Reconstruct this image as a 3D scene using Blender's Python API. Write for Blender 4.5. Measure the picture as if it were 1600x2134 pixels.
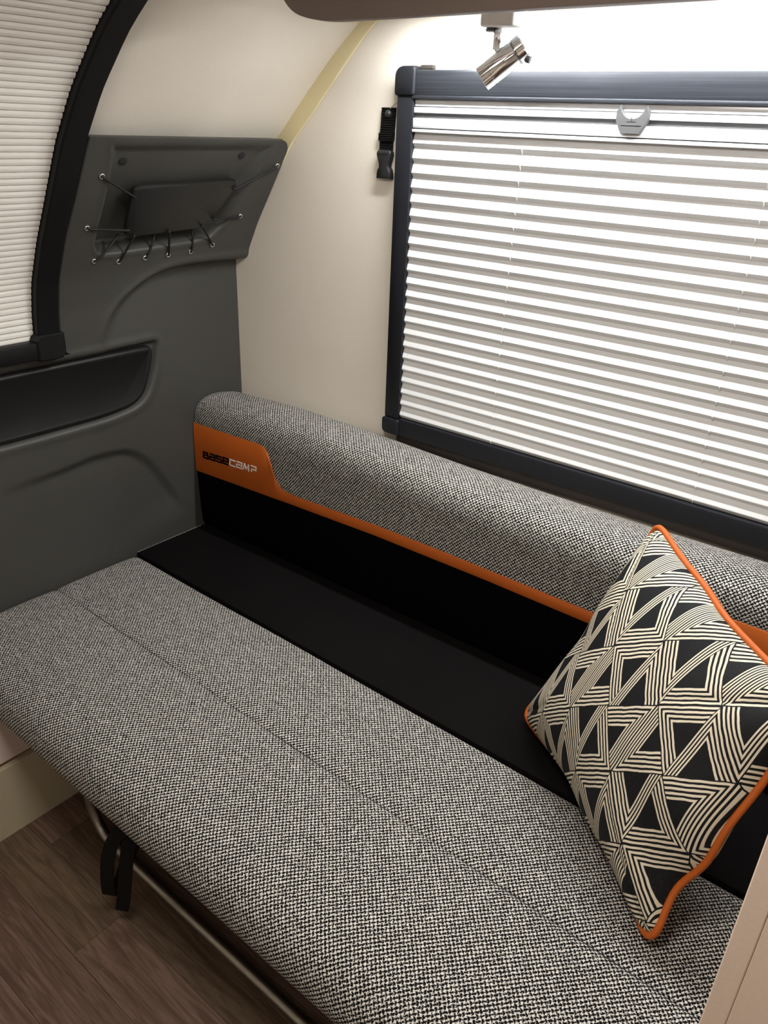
import bpy, bmesh, math, random
import numpy as np
from mathutils import Vector, Matrix, Euler

random.seed(7)
SC = bpy.context.scene
COL = SC.collection
for o in list(bpy.data.objects):
    bpy.data.objects.remove(o)

# ------------------------------------------------------------------ camera, world, lights, exposure
cam_d = bpy.data.cameras.new('camera')
cam_d.sensor_fit = 'HORIZONTAL'
cam_d.sensor_width = 36.0
cam_d.lens = 1619.0 * 36.0 / 1600.0
cam_d.clip_start = 0.02
cam = bpy.data.objects.new('camera', cam_d)
cam.location = (0, 0, 1.5)
cam.rotation_euler = [math.radians(a) for a in (63.43, -2.16, 39.17)]
COL.objects.link(cam)
SC.camera = cam

w = bpy.data.worlds.new('world')
SC.world = w
w.use_nodes = True
w.node_tree.nodes['Background'].inputs[0].default_value = (0.9, 0.85, 0.8, 1)
w.node_tree.nodes['Background'].inputs[1].default_value = 0.05


def area_light(name, loc, target, size, power, color, sy=None):
    d = bpy.data.lights.new(name, 'AREA')
    d.shape = 'RECTANGLE'
    d.size = size
    d.size_y = sy or size
    d.energy = power
    d.color = color
    o = bpy.data.objects.new(name, d)
    o.location = loc
    v = Vector(target) - Vector(loc)
    o.rotation_euler = v.to_track_quat('-Z', 'Y').to_euler()
    COL.objects.link(o)
    return o


area_light('ceiling_lamp_light', (-0.42, 0.28, 1.90), (-0.42, 0.30, 0), 0.32, 12.0, (1.0, 0.955, 0.90))
area_light('rear_fill_light', (0.75, -0.35, 1.90), (0.70, -0.30, 0), 0.4, 3.0, (1.0, 0.93, 0.86))  # added fill light, no known lamp at this spot

vs = SC.view_settings
vs.view_transform = 'Standard'
vs.look = 'None'
vs.gamma = 1.0
vs.exposure = 0.0
vs.use_curve_mapping = False


# ------------------------------------------------------------------ node helper and materials
class NT:
    def __init__(self, name, rough=0.6, spec=0.4, metallic=0.0):
        self.m = bpy.data.materials.new(name)
        self.m.use_nodes = True
        self.t = self.m.node_tree
        self.b = self.t.nodes['Principled BSDF']
        self.b.inputs['Roughness'].default_value = rough
        self.b.inputs['Metallic'].default_value = metallic
        self.b.inputs['Specular IOR Level'].default_value = spec

    def put(self, sock, v):
        if isinstance(v, bpy.types.NodeSocket):
            self.t.links.new(v, sock)
        elif isinstance(v, (tuple, list)):
            sock.default_value = v if len(v) == 4 or sock.type == 'VECTOR' else (*v, 1)
        else:
            sock.default_value = v

    def ma(self, op, a, b=0.0, c=0.0):
        n = self.t.nodes.new('ShaderNodeMath')
        n.operation = op
        self.put(n.inputs[0], a)
        self.put(n.inputs[1], b)
        if len(n.inputs) > 2:
            self.put(n.inputs[2], c)
        return n.outputs[0]

    def coord(self, kind='Object'):
        n = self.t.nodes.new('ShaderNodeTexCoord')
        return n.outputs[kind]

    def uv(self):
        s = self.t.nodes.new('ShaderNodeSeparateXYZ')
        self.t.links.new(self.coord('UV'), s.inputs[0])
        return s.outputs[0], s.outputs[1]

    def comb(self, x, y, z=0.0):
        n = self.t.nodes.new('ShaderNodeCombineXYZ')
        self.put(n.inputs[0], x)
        self.put(n.inputs[1], y)
        self.put(n.inputs[2], z)
        return n.outputs[0]

    def mapping(self, vec, scale):
        n = self.t.nodes.new('ShaderNodeMapping')
        self.t.links.new(vec, n.inputs[0])
        n.inputs['Scale'].default_value = scale
        return n.outputs[0]

    def noise(self, vec, scale, detail=3.0, rough=0.5, dist=0.0):
        n = self.t.nodes.new('ShaderNodeTexNoise')
        self.put(n.inputs['Vector'], vec)
        n.inputs['Scale'].default_value = scale
        n.inputs['Detail'].default_value = detail
        n.inputs['Roughness'].default_value = rough
        n.inputs['Distortion'].default_value = dist
        return n.outputs['Fac']

    def mix(self, f, a, b):
        n = self.t.nodes.new('ShaderNodeMix')
        n.data_type = 'RGBA'
        self.put(n.inputs[0], f)
        self.put(n.inputs[6], a)
        self.put(n.inputs[7], b)
        return n.outputs[2]

    def smooth(self, v, lo, hi):
        n = self.t.nodes.new('ShaderNodeMapRange')
        n.interpolation_type = 'SMOOTHSTEP'
        self.put(n.inputs[0], v)
        n.inputs[1].default_value = lo
        n.inputs[2].default_value = hi
        return n.outputs[0]

    def base(self, v):
        self.put(self.b.inputs['Base Color'], v)

    def bump(self, h, strength=0.3, dist=0.001):
        n = self.t.nodes.new('ShaderNodeBump')
        n.inputs['Strength'].default_value = strength
        n.inputs['Distance'].default_value = dist
        self.put(n.inputs['Height'], h)
        self.t.links.new(n.outputs[0], self.b.inputs['Normal'])


def grain_mat(name, col, rough=0.6, var=0.12, nscale=300, bump=0.15, bd=0.0006, metallic=0.0, spec=0.4, sheen=0.0):
    k = NT(name, rough, spec, metallic)
    nz = k.noise(k.coord(), nscale, 3)
    big = k.noise(k.coord(), 6, 2)
    f = k.ma('MULTIPLY_ADD', nz, 0.6, k.ma('MULTIPLY', big, 0.4))
    lo = tuple(c * (1 - var) for c in col)
    hi = tuple(min(1, c * (1 + var)) for c in col)
    k.base(k.mix(k.smooth(f, 0.3, 0.7), lo, hi))
    if bump:
        k.bump(nz, bump, bd)
    if sheen:
        k.b.inputs['Sheen Weight'].default_value = sheen
    return k.m


M = {}
M['wall'] = grain_mat('wall_vinyl', (0.80, 0.735, 0.635), 0.55, 0.03, 420, 0.10, 0.0006)
M['trim'] = grain_mat('trim_yellow', (0.74, 0.64, 0.38), 0.5, 0.02, 200, 0.0)
M['panel'] = grain_mat('grey_moulding', (0.050, 0.049, 0.044), 0.5, 0.06, 700, 0.10, 0.0004)
M['insert'] = grain_mat('black_insert', (0.0085, 0.008, 0.0075), 0.45, 0.1, 600, 0.1, 0.0004, spec=0.3)
M['plate'] = grain_mat('neoprene_black', (0.014, 0.014, 0.0135), 0.33, 0.1, 900, 0.1, 0.0004)
M['cord'] = grain_mat('elastic_cord', (0.008, 0.008, 0.008), 0.6, 0.2, 900, 0.1)
M['frame'] = grain_mat('dark_anodised', (0.010, 0.011, 0.0145), 0.4, 0.08, 80, 0.05, 0.0003, spec=0.3)
M['frame_black'] = grain_mat('black_frame', (0.005, 0.005, 0.0055), 0.5, 0.08, 80, 0.05, 0.0003, spec=0.2)
M['lip'] = grain_mat('dark_lip_and_shade', (0.035, 0.028, 0.024), 0.5, 0.1, 80, 0.0)
M['blind'] = grain_mat('pleated_cloth', (0.72, 0.725, 0.725), 0.7, 0.05, 900, 0.25, 0.0005)
M['blind_cream'] = grain_mat('cream_pleated_cloth', (0.86, 0.825, 0.77), 0.7, 0.05, 900, 0.25, 0.0005)
M['alu'] = grain_mat('brushed_aluminium', (0.74, 0.75, 0.77), 0.3, 0.03, 40, 0.0, metallic=0.25)
M['tab'] = grain_mat('grey_tab', (0.06, 0.06, 0.06), 0.45, 0.03, 500, 0.05)
M['chrome'] = grain_mat('chrome', (0.90, 0.92, 0.95), 0.07, 0.01, 40, 0.0, metallic=1.0)
M['steel'] = grain_mat('dull_steel', (0.42, 0.40, 0.36), 0.36, 0.06, 60, 0.0, metallic=1.0)
M['eyelet'] = grain_mat('eyelet_metal', (0.85, 0.84, 0.82), 0.16, 0.02, 40, 0.0, metallic=1.0)
M['orange'] = grain_mat('orange_cloth', (0.43, 0.088, 0.005), 0.6, 0.07, 1500, 0.25, 0.0004)
M['black_cloth'] = grain_mat('black_cloth', (0.0012, 0.0013, 0.0016), 0.95, 0.15, 1200, 0.3, 0.0004, spec=0.03)
M['lid'] = grain_mat('black_felt', (0.0055, 0.0047, 0.0047), 0.95, 0.18, 1200, 0.4, 0.0006, spec=0.05)
M['web'] = grain_mat('black_webbing', (0.003, 0.0032, 0.0036), 0.7, 0.15, 900, 0.2, spec=0.2)
M['buckle'] = grain_mat('black_plastic', (0.017, 0.018, 0.019), 0.35, 0.05, 300, 0.03)
M['wire'] = grain_mat('pale_wire', (0.55, 0.50, 0.44), 0.5, 0.03, 100, 0.0)
M['locker'] = grain_mat('locker_laminate', (0.15, 0.112, 0.093), 0.5, 0.05, 250, 0.05)
M['khaki'] = grain_mat('khaki_board', (0.55, 0.48, 0.335), 0.5, 0.03, 350, 0.04)
M['pinkish'] = grain_mat('pale_board', (0.74, 0.61, 0.54), 0.5, 0.03, 350, 0.04)
M['cream'] = grain_mat('cream_laminate', (0.84, 0.68, 0.56), 0.45, 0.03, 350, 0.03)
M['ply'] = grain_mat('plywood', (0.25, 0.17, 0.10), 0.6, 0.1, 60, 0.05)
M['dark'] = grain_mat('dark_void', (0.01, 0.01, 0.01), 0.8, 0.1, 60, 0.0)
M['white'] = grain_mat('white_thread', (0.75, 0.74, 0.72), 0.6, 0.03, 300, 0.0)
M['tab_thread'] = grain_mat('grey_thread', (0.36, 0.35, 0.33), 0.7, 0.05, 300, 0.0)
M['ceiling'] = grain_mat('ceiling_vinyl', (0.66, 0.60, 0.53), 0.6, 0.02, 300, 0.05)


def brushed():
    k = NT('dark_brushed_rail', 0.36, 0.5, 0.25)
    s = k.noise(k.mapping(k.coord(), (3, 3, 420)), 1.0, 3)
    k.base(k.mix(k.smooth(s, 0.3, 0.7), (0.016, 0.018, 0.023), (0.030, 0.033, 0.040)))
    return k.m


M['frame_top'] = brushed()


def weave_mat():
    """black and cream houndstooth-like upholstery, UV in metres"""
    k = NT('houndstooth_weave', 0.85, 0.05)
    u, v = k.uv()
    a = 0.0044
    nz = k.noise(k.comb(u, v), 45, 2)
    n1 = k.noise(k.comb(u, v), 400, 2)
    n2 = k.noise(k.comb(v, u), 400, 2)
    X = k.ma('ADD', k.ma('DIVIDE', u, a * 0.92), k.ma('MULTIPLY', k.ma('SUBTRACT', n1, 0.5), 1.4))
    Y = k.ma('ADD', k.ma('DIVIDE', v, a), k.ma('MULTIPLY', k.ma('SUBTRACT', n2, 0.5), 1.5))

    def blob(cx, cy, ws, wd, bend):
        fx = k.ma('SUBTRACT', k.ma('FLOORED_MODULO', k.ma('ADD', X, 301.0 - cx), 2.0), 1.0)
        fy = k.ma('SUBTRACT', k.ma('FLOORED_MODULO', k.ma('ADD', Y, 301.0 - cy), 2.0), 1.0)
        s = k.ma('ADD', fx, fy)
        d = k.ma('SUBTRACT', fx, fy)
        s2 = k.ma('MULTIPLY_ADD', k.ma('MULTIPLY', d, d), bend, s)
        return k.ma('ADD', k.ma('POWER', k.ma('ABSOLUTE', k.ma('DIVIDE', s2, ws)), 2.0), k.ma('POWER', k.ma('ABSOLUTE', k.ma('DIVIDE', d, wd)), 2.0))
    e = k.ma('MINIMUM', blob(0.5, 1.5, 0.52, 1.02, 0.25), blob(1.5, 0.5, 1.15, 0.50, 0.0))
    f = k.smooth(e, 0.85, 2.1)
    light = k.mix(nz, (0.55, 0.52, 0.475), (0.68, 0.65, 0.60))
    k.base(k.mix(f, (0.006, 0.0056, 0.005), light))
    k.bump(f, 0.6, 0.0010)
    return k.m


M['weave'] = weave_mat()


def triangle_mat():
    """cream line triangles on black, UV in pattern cells along the cushion's diagonals"""
    k = NT('triangle_print', 0.75, 0.2)
    u, v = k.uv()
    nz = k.noise(k.comb(u, v), 4, 2)
    wob = k.ma('MULTIPLY', k.ma('SUBTRACT', nz, 0.5), 0.035)
    u = k.ma('ADD', u, wob)
    v = k.ma('ADD', v, wob)
    i, j = k.ma('FLOOR', u), k.ma('FLOOR', v)
    x, y = k.ma('FRACT', u), k.ma('FRACT', v)
    t = k.ma('FLOORED_MODULO', k.ma('ADD', k.ma('ADD', i, j), 302.0), 3.0)
    isB = k.ma('COMPARE', t, 0.0, 0.2)
    isA = k.ma('COMPARE', t, 1.0, 0.2)
    isC = k.ma('COMPARE', t, 2.0, 0.2)
    h = k.ma('MULTIPLY', k.ma('SUBTRACT', y, x), 1.12)
    ah = k.ma('ABSOLUTE', h)
    up = k.ma('GREATER_THAN', h, 0.0)

    def hide(d, flag):
        return k.ma('MULTIPLY_ADD', flag, 9.0, d)
    inv = lambda d: k.ma('SUBTRACT', 1.0, d)
    d_ul = k.ma('MINIMUM', k.ma('MINIMUM', hide(inv(y), isB), hide(x, isA)), hide(ah, isC))
    d_lr = k.ma('MINIMUM', k.ma('MINIMUM', hide(ah, isB), hide(y, isC)), hide(inv(x), isA))
    d = k.ma('ADD', k.ma('MULTIPLY', up, d_ul), k.ma('MULTIPLY', inv(up), d_lr))
    lim = k.ma('MULTIPLY_ADD', isA, 0.055, 0.272)
    st = k.ma('FRACT', k.ma('DIVIDE', k.ma('SUBTRACT', d, 0.016), 0.066))
    tri = k.ma('ABSOLUTE', k.ma('SUBTRACT', st, 0.31))
    line = k.ma('SUBTRACT', 1.0, k.smooth(tri, 0.215, 0.30))
    ok = k.ma('MULTIPLY', k.ma('LESS_THAN', d, lim), k.ma('GREATER_THAN', d, 0.014))
    f = k.ma('MULTIPLY', line, ok)
    fine = k.noise(k.comb(u, v), 60, 3)
    blk = k.mix(k.smooth(fine, 0.45, 0.75), (0.006, 0.006, 0.0065), (0.02, 0.02, 0.021))
    k.base(k.mix(f, blk, (0.70, 0.62, 0.48)))
    k.bump(k.ma('MULTIPLY_ADD', f, 0.6, fine), 0.35, 0.0008)
    return k.m


M['triangle'] = triangle_mat()


def wood_mat(name, c0, c1, off):
    k = NT(name, 0.5, 0.35)
    s = k.t.nodes.new('ShaderNodeVectorMath')
    s.operation = 'ADD'
    k.t.links.new(k.coord(), s.inputs[0])
    s.inputs[1].default_value = (off, off * 0.7, 0)
    p = s.outputs[0]
    g = k.noise(k.mapping(p, (3, 34, 1)), 1.6, 5, 0.6, 1.6)
    fine = k.noise(k.mapping(p, (14, 260, 1)), 1.0, 3)
    f = k.ma('MULTIPLY_ADD', g, 0.75, k.ma('MULTIPLY', fine, 0.25))
    k.base(k.mix(k.smooth(f, 0.34, 0.66), c0, c1))
    k.bump(fine, 0.15, 0.0005)
    return k.m


WOODS = [wood_mat('floor_wood_%d' % n, c0, c1, n * 3.7) for n, (c0, c1) in enumerate([
    ((0.095, 0.055, 0.038), (0.205, 0.130, 0.096)),
    ((0.085, 0.055, 0.035), (0.175, 0.118, 0.078)),
    ((0.110, 0.064, 0.047), (0.225, 0.142, 0.108)),
    ((0.098, 0.055, 0.042), (0.195, 0.116, 0.090))])]


def emit_mat(name, col, s):
    k = NT(name)
    k.b.inputs['Emission Color'].default_value = (*col, 1)
    k.b.inputs['Emission Strength'].default_value = s
    k.base((0.9, 0.9, 0.9))
    return k.m


M['led'] = emit_mat('led_diffuser', (0.97, 0.99, 1.0), 185.0)
M['lamp_glass'] = emit_mat('lamp_and_fill_glass', (1.0, 0.92, 0.82), 2.0)

# ------------------------------------------------------------------ object helpers
ORG = {}


def tag(o, label=None, cat=None, group=None, kind=None):
    if label:
        o['label'] = label
    if cat:
        o['category'] = cat
    if group:
        o['group'] = group
    if kind:
        o['kind'] = kind
    return o


def thing(name, loc, label, cat=None, group=None, kind=None):
    o = bpy.data.objects.new(name, None)
    o.empty_display_size = 0.05
    o.location = loc
    COL.objects.link(o)
    ORG[o.name] = Vector(loc)
    return tag(o, label, cat, group, kind)


def obj(name, verts, faces, mat, parent=None, smooth=False, uvs=None, loc=None, auto=None):
    """verts in world space"""
    me = bpy.data.meshes.new(name)
    if parent is not None:
        org = ORG[parent.name]
    else:
        org = Vector(loc) if loc is not None else Vector((0, 0, 0))
    me.from_pydata([tuple(Vector(v) - org) for v in verts], [], faces)
    if isinstance(mat, (list, tuple)):
        for m_ in mat:
            me.materials.append(m_)
    else:
        me.materials.append(mat)
    if uvs is not None:
        lay = me.uv_layers.new(name='UVMap')
        idx = np.empty(len(me.loops), dtype=np.int32)
        me.loops.foreach_get('vertex_index', idx)
        lay.data.foreach_set('uv', np.asarray(uvs, dtype=np.float32)[idx].ravel())
    bm = bmesh.new()
    bm.from_mesh(me)
    bmesh.ops.recalc_face_normals(bm, faces=bm.faces)
    bm.to_mesh(me)
    bm.free()
    if smooth:
        me.polygons.foreach_set('use_smooth', [True] * len(me.polygons))
        if auto:
            me.set_sharp_from_angle(angle=math.radians(auto))
    o = bpy.data.objects.new(name, me)
    COL.objects.link(o)
    ORG[o.name] = org
    if parent is not None:
        o.parent = parent
    else:
        o.location = org
    return o


class G:
    """collects geometry"""

    def __init__(self):
        self.v, self.f = [], []

    def add(self, vs, fs):
        n = len(self.v)
        self.v += [Vector(p) for p in vs]
        self.f += [tuple(i + n for i in f) for f in fs]
        return self

    def bm(self, b, mat=None):
        b.verts.ensure_lookup_table()
        b.verts.index_update()
        self.add([(mat @ v.co) if mat else v.co.copy() for v in b.verts], [[v.index for v in f.verts] for f in b.faces])
        b.free()
        return self

    def box(self, lo, hi, bev=0.0, seg=2, fn=None):
        b = bmesh.new()
        bmesh.ops.create_cube(b, size=1)
        for v in b.verts:
            v.co = Vector([lo[i] + (v.co[i] + .5) * (hi[i] - lo[i]) for i in range(3)])
        if bev:
            bmesh.ops.bevel(b, geom=b.edges[:], offset=bev, segments=seg, profile=0.5, affect='EDGES')
        if fn:
            for v in b.verts:
                v.co = Vector(fn(*v.co))
        return self.bm(b)

    def tube(self, pts, r, n=10, caps=True, closed=False):
        pts = [Vector(p) for p in pts]
        N = len(pts)
        rr = r if isinstance(r, (list, tuple)) else [r] * N
        rings = []
        t0 = None
        up = None
        for i, p in enumerate(pts):
            if closed:
                t = (pts[(i + 1) % N] - pts[i - 1]).normalized()
            else:
                t = (pts[min(i + 1, N - 1)] - pts[max(i - 1, 0)]).normalized()
            if up is None:
                up = Vector((0, 0, 1)) if abs(t.z) < .9 else Vector((1, 0, 0))
                up = (up - t * up.dot(t)).normalized()
            else:
                up = (up - t * up.dot(t)).normalized()
            s = t.cross(up)
            rings.append([p + (up * math.cos(a) + s * math.sin(a)) * rr[i] for a in [2 * math.pi * k / n for k in range(n)]])
        vs = [q for r_ in rings for q in r_]
        fs = []
        for i in range(N if closed else N - 1):
            a, b = i * n, ((i + 1) % N) * n
            for k in range(n):
                fs.append((a + k, a + (k + 1) % n, b + (k + 1) % n, b + k))
        if caps and not closed:
            fs.append(tuple(range(n))[::-1])
            fs.append(tuple((N - 1) * n + k for k in range(n)))
        return self.add(vs, fs)

    def cyl(self, p0, p1, r, n=20, bev=0.0):
        p0, p1 = Vector(p0), Vector(p1)
        if bev:
            t = (p1 - p0).normalized()
            q = [p0, p0 + t * bev * .3, p0 + t * bev, p1 - t * bev, p1 - t * bev * .3, p1]
            return self.tube(q, [r - bev, r - bev * .3, r, r, r - bev * .3, r - bev], n)
        return self.tube([p0, p1], r, n)

    def prism(self, outline, fn, layers):
        """outline: 2D points; layers: list of (inset, depth); fn(a, b, depth) gives world point. front is the last layer"""
        pts = [Vector((p[0], p[1])) for p in outline]
        n = len(pts)
        area = sum(pts[i].x * pts[(i + 1) % n].y - pts[(i + 1) % n].x * pts[i].y for i in range(n))
        sg = 1 if area > 0 else -1
        nor = []
        for i in range(n):
            d1 = (pts[i] - pts[i - 1]).normalized()
            d2 = (pts[(i + 1) % n] - pts[i]).normalized()
            t = (d1 + d2).normalized()
            nor.append(Vector((-t.y, t.x)) * sg)
        vs, fs = [], []
        for ins, dep in layers:
            for p, q in zip(pts, nor):
                a = p + q * ins
                vs.append(fn(a.x, a.y, dep))
        for l in range(len(layers) - 1):
            for i in range(n):
                k = (i + 1) % n
                fs.append((l * n + i, l * n + k, (l + 1) * n + k, (l + 1) * n + i))
        fs.append(tuple(range(n))[::-1])
        fs.append(tuple((len(layers) - 1) * n + i for i in range(n)))
        return self.add(vs, fs)

    def obj(self, name, mat, parent=None, smooth=False, auto=None, loc=None):
        return obj(name, self.v, self.f, mat, parent, smooth, None, loc, auto)


def round_poly(pts, rad, seg=5):
    out = []
    n = len(pts)
    for i in range(n):
        p0, p, p1 = Vector(pts[i - 1]), Vector(pts[i]), Vector(pts[(i + 1) % n])
        r = rad[i] if isinstance(rad, (list, tuple)) else rad
        if r <= 0:
            out.append(tuple(p))
            continue
        a = p + (p0 - p).normalized() * min(r, (p0 - p).length * .48)
        b = p + (p1 - p).normalized() * min(r, (p1 - p).length * .48)
        for k in range(seg + 1):
            t = k / seg
            q = a * (1 - t) ** 2 + p * 2 * t * (1 - t) + b * t * t
            out.append(tuple(q))
    return out


# ------------------------------------------------------------------ reference shapes of the room
YAW = math.tan(math.radians(1.5))
X0, Y0 = -1.63, 1.405


def wall_y(x):
    return Y0 + (x - X0) * YAW


def Wp(x, d, z):
    """point at distance d in front of the side wall"""
    return (x, wall_y(x) - d, z)


PZ = [0, .9, 1.0, 1.107, 1.178, 1.27, 1.342, 1.45, 1.54, 1.63, 1.684, 1.75, 1.85, 1.93]
PX = [-1.63, -1.63, -1.625, -1.61, -1.59, -1.54, -1.492, -1.422, -1.355, -1.265, -1.19, -1.09, -.90, -.70]
_zz = np.linspace(0, 1.93, 600)
_xx = np.interp(_zz, PZ, PX)
_ker = np.exp(-np.linspace(-2, 2, 25) ** 2)
_ker /= _ker.sum()
_xs = np.convolve(np.pad(_xx, 12, mode='edge'), _ker, 'valid')


def xup(z):
    return np.interp(z, _zz, _xs)


def sstep(a, b, v):
    t = np.clip((v - a) / (b - a), 0, 1)
    return t * t * (3 - 2 * t)


def spline(pts, n=8):
    """catmull-rom through points"""
    P = [np.array(p, float) for p in pts]
    out = []
    for i in range(len(P) - 1):
        a, b, c, d = P[max(i - 1, 0)], P[i], P[i + 1], P[min(i + 2, len(P) - 1)]
        for k in range(n):
            t = k / n
            out.append(.5 * ((2 * b) + (c - a) * t + (2 * a - 5 * b + 4 * c - d) * t * t + (3 * b - a - 3 * c + d) * t ** 3))
    out.append(P[-1])
    return np.array(out)


def poly_sd(Y, Z, poly):
    """signed distance, positive inside"""
    P = np.array(poly, float)
    n = len(P)
    dist = np.full(Y.shape, 1e9)
    ins = np.zeros(Y.shape, bool)
    for i in range(n):
        a, b = P[i], P[(i + 1) % n]
        e = b - a
        t = np.clip(((Y - a[0]) * e[0] + (Z - a[1]) * e[1]) / (e @ e), 0, 1)
        dist = np.minimum(dist, np.hypot(Y - a[0] - t * e[0], Z - a[1] - t * e[1]))
        c = ((a[1] > Z) != (b[1] > Z)) & (Y < (b[0] - a[0]) * (Z - a[1]) / (b[1] - a[1] + 1e-12) + a[0])
        ins ^= c
    return np.where(ins, dist, -dist)


# ------------------------------------------------------------------ structure: floor, walls, ceiling
fl = thing('floor', (-0.3, 0.2, 0), 'brown wood-effect vinyl plank floor under the fold-out bench', None, None, 'structure')
G().box((-2.2, -1.2, -0.06), (2.2, 1.6, -0.004)).obj('subfloor', M['dark'], fl)
edges = []
yb = 0.411 - 0.1115 * 14
while yb < 1.35:
    edges.append(yb)
    yb += 0.1115
pi = 0
for r, ya in enumerate(edges):
    near = 0.25 < ya + .05 < 0.75
    if abs(ya - 0.411) < .01:
        cuts = [-2.1, -1.06, 0.15, 1.4, 2.1]
    elif abs(ya - 0.5225) < .01:
        cuts = [-2.1, -1.335, -0.20, 1.0, 2.1]
    elif abs(ya - 0.2995) < .01:
        cuts = [-2.1, -0.78, 0.45, 1.6, 2.1]
    else:
        s = random.uniform(-1.9, -0.9)
        cuts = [-2.1, s, s + 1.22, min(2.05, s + 2.44), 2.1]
    for a, b in zip(cuts[:-1], cuts[1:]):
        if b - a < .06:
            continue
        pi += 1
        G().box((a + .0003, ya + .0003, -0.004), (b - .0003, ya + 0.1112, 0.0), 0.0006, 1).obj('plank', WOODS[(pi * 7 + r) % 4], fl)

# side wall
s0, s1 = -2.1, 2.2
ws = G()
ws.add([Wp(s0, 0, -.06), Wp(s1, 0, -.06), Wp(s1, 0, 2.0), Wp(s0, 0, 2.0),
        Wp(s0, -.05, -.06), Wp(s1, -.05, -.06), Wp(s1, -.05, 2.0), Wp(s0, -.05, 2.0)],
       [(0, 1, 2, 3), (4, 5, 6, 7), (0, 1, 5, 4), (1, 2, 6, 5), (2, 3, 7, 6), (3, 0, 4, 7)])
tag(ws.obj('wall_right', M['wall'], loc=(0, 1.45, 0)), 'beige side wall behind the large pleated window blind', None, None, 'structure')

# raked front wall, a curved sheet with thickness
WZ = [-.06, .9, 1.1, 1.2, 1.3, 1.4, 1.465, 1.54, 1.63, 1.684, 1.75, 1.85, 1.95]
WX = [-1.68, -1.68, -1.675, -1.66, -1.62, -1.535, -1.459, -1.385, -1.290, -1.222, -1.13, -.96, -.75]
_wx = np.convolve(np.pad(np.interp(_zz, WZ, WX), 12, mode='edge'), _ker, 'valid')


def xwall(z):
    return float(np.interp(z, _zz, _wx))


zs = list(np.linspace(-.06, 1.0, 6)) + list(np.linspace(1.05, 1.93, 45))
g = G()
vv = []
for z in zs:
    x = xwall(max(z, 0))
    vv += [(x, -1.1, z), (x, 1.42, z), (x - .05, -1.1, z), (x - .05, 1.42, z)]
ff = []
for i in range(len(zs) - 1):
    a, b = 4 * i, 4 * i + 4
    ff += [(a, a + 1, b + 1, b), (a + 2, a + 3, b + 3, b + 2), (a, a + 2, b + 2, b), (a + 1, a + 3, b + 3, b + 1)]
n = len(zs) * 4
ff += [(0, 1, 3, 2), (n - 4, n - 3, n - 1, n - 2)]
g.add(vv, ff)
tag(g.obj('wall_front', M['wall'], smooth=True, auto=40, loc=(-1.5, 0, 0)), 'beige raked front wall curving back towards the ceiling', None, None, 'structure')

tag(G().box((-1.2, -1.15, 1.93), (2.25, 1.52, 1.98)).obj('ceiling', M['ceiling'], loc=(0, 0, 1.93)), 'pale ceiling above the bench', None, None, 'structure')
tag(G().box((-1.7, -1.15, -.06), (2.25, -1.10, 1.98)).obj('wall_left', M['wall'], loc=(0, -1.1, 0)), 'beige side wall opposite the bench', None, None, 'structure')
tag(G().box((2.2, -1.15, -.06), (2.25, 1.52, 1.98)).obj('wall_rear', M['wall'], loc=(2.2, 0, 0)), 'beige rear wall', None, None, 'structure')

# yellow corner trim strip on the side wall along the front wall's curve
g = G()
outer = spline([(-1.50, 1.42), (-1.456, 1.469), (-1.380, 1.550), (-1.311, 1.629), (-1.233, 1.690), (-1.13, 1.765), (-1.0, 1.84)], 6)
inner = spline([(-1.455, 1.405), (-1.414, 1.458), (-1.355, 1.515), (-1.309, 1.562), (-1.237, 1.634), (-1.172, 1.690), (-1.03, 1.78)], 6)
vs, fs = [], []
for o_, i_ in zip(outer, inner):
    vs += [Wp(o_[0] - .01, .001, o_[1] + .01), Wp(o_[0], .0045, o_[1]), Wp(i_[0], .0045, i_[1]), Wp(i_[0] + .001, .0005, i_[1] - .001)]
for i in range(len(outer) - 1):
    a, b = 4 * i, 4 * i + 4
    fs += [(a, a + 1, b + 1, b), (a + 1, a + 2, b + 2, b + 1), (a + 2, a + 3, b + 3, b + 2)]
g.add(vs, fs)
tag(g.obj('trim_1', M['trim'], smooth=True, auto=30, loc=Wp(-1.35, 0, 1.6)), 'pale yellow strip along the corner between front and side wall', None, None, 'structure')

# ------------------------------------------------------------------ right window: frame (structure) and pleated blind
WL, WR, WB, WT = -1.105, -0.075, 0.831, 1.601
win = thing('window_1', Wp(-0.59, 0, WB), 'dark framed side window with closed pleated blind', None, None, 'structure')


def wbox(x0, x1, z0, z1, d0, d1, bev=.002):
    return G().box((x0, d0, z0), (x1, d1, z1), bev, 2, lambda a, b, c: Wp(a, b, c))


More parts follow.
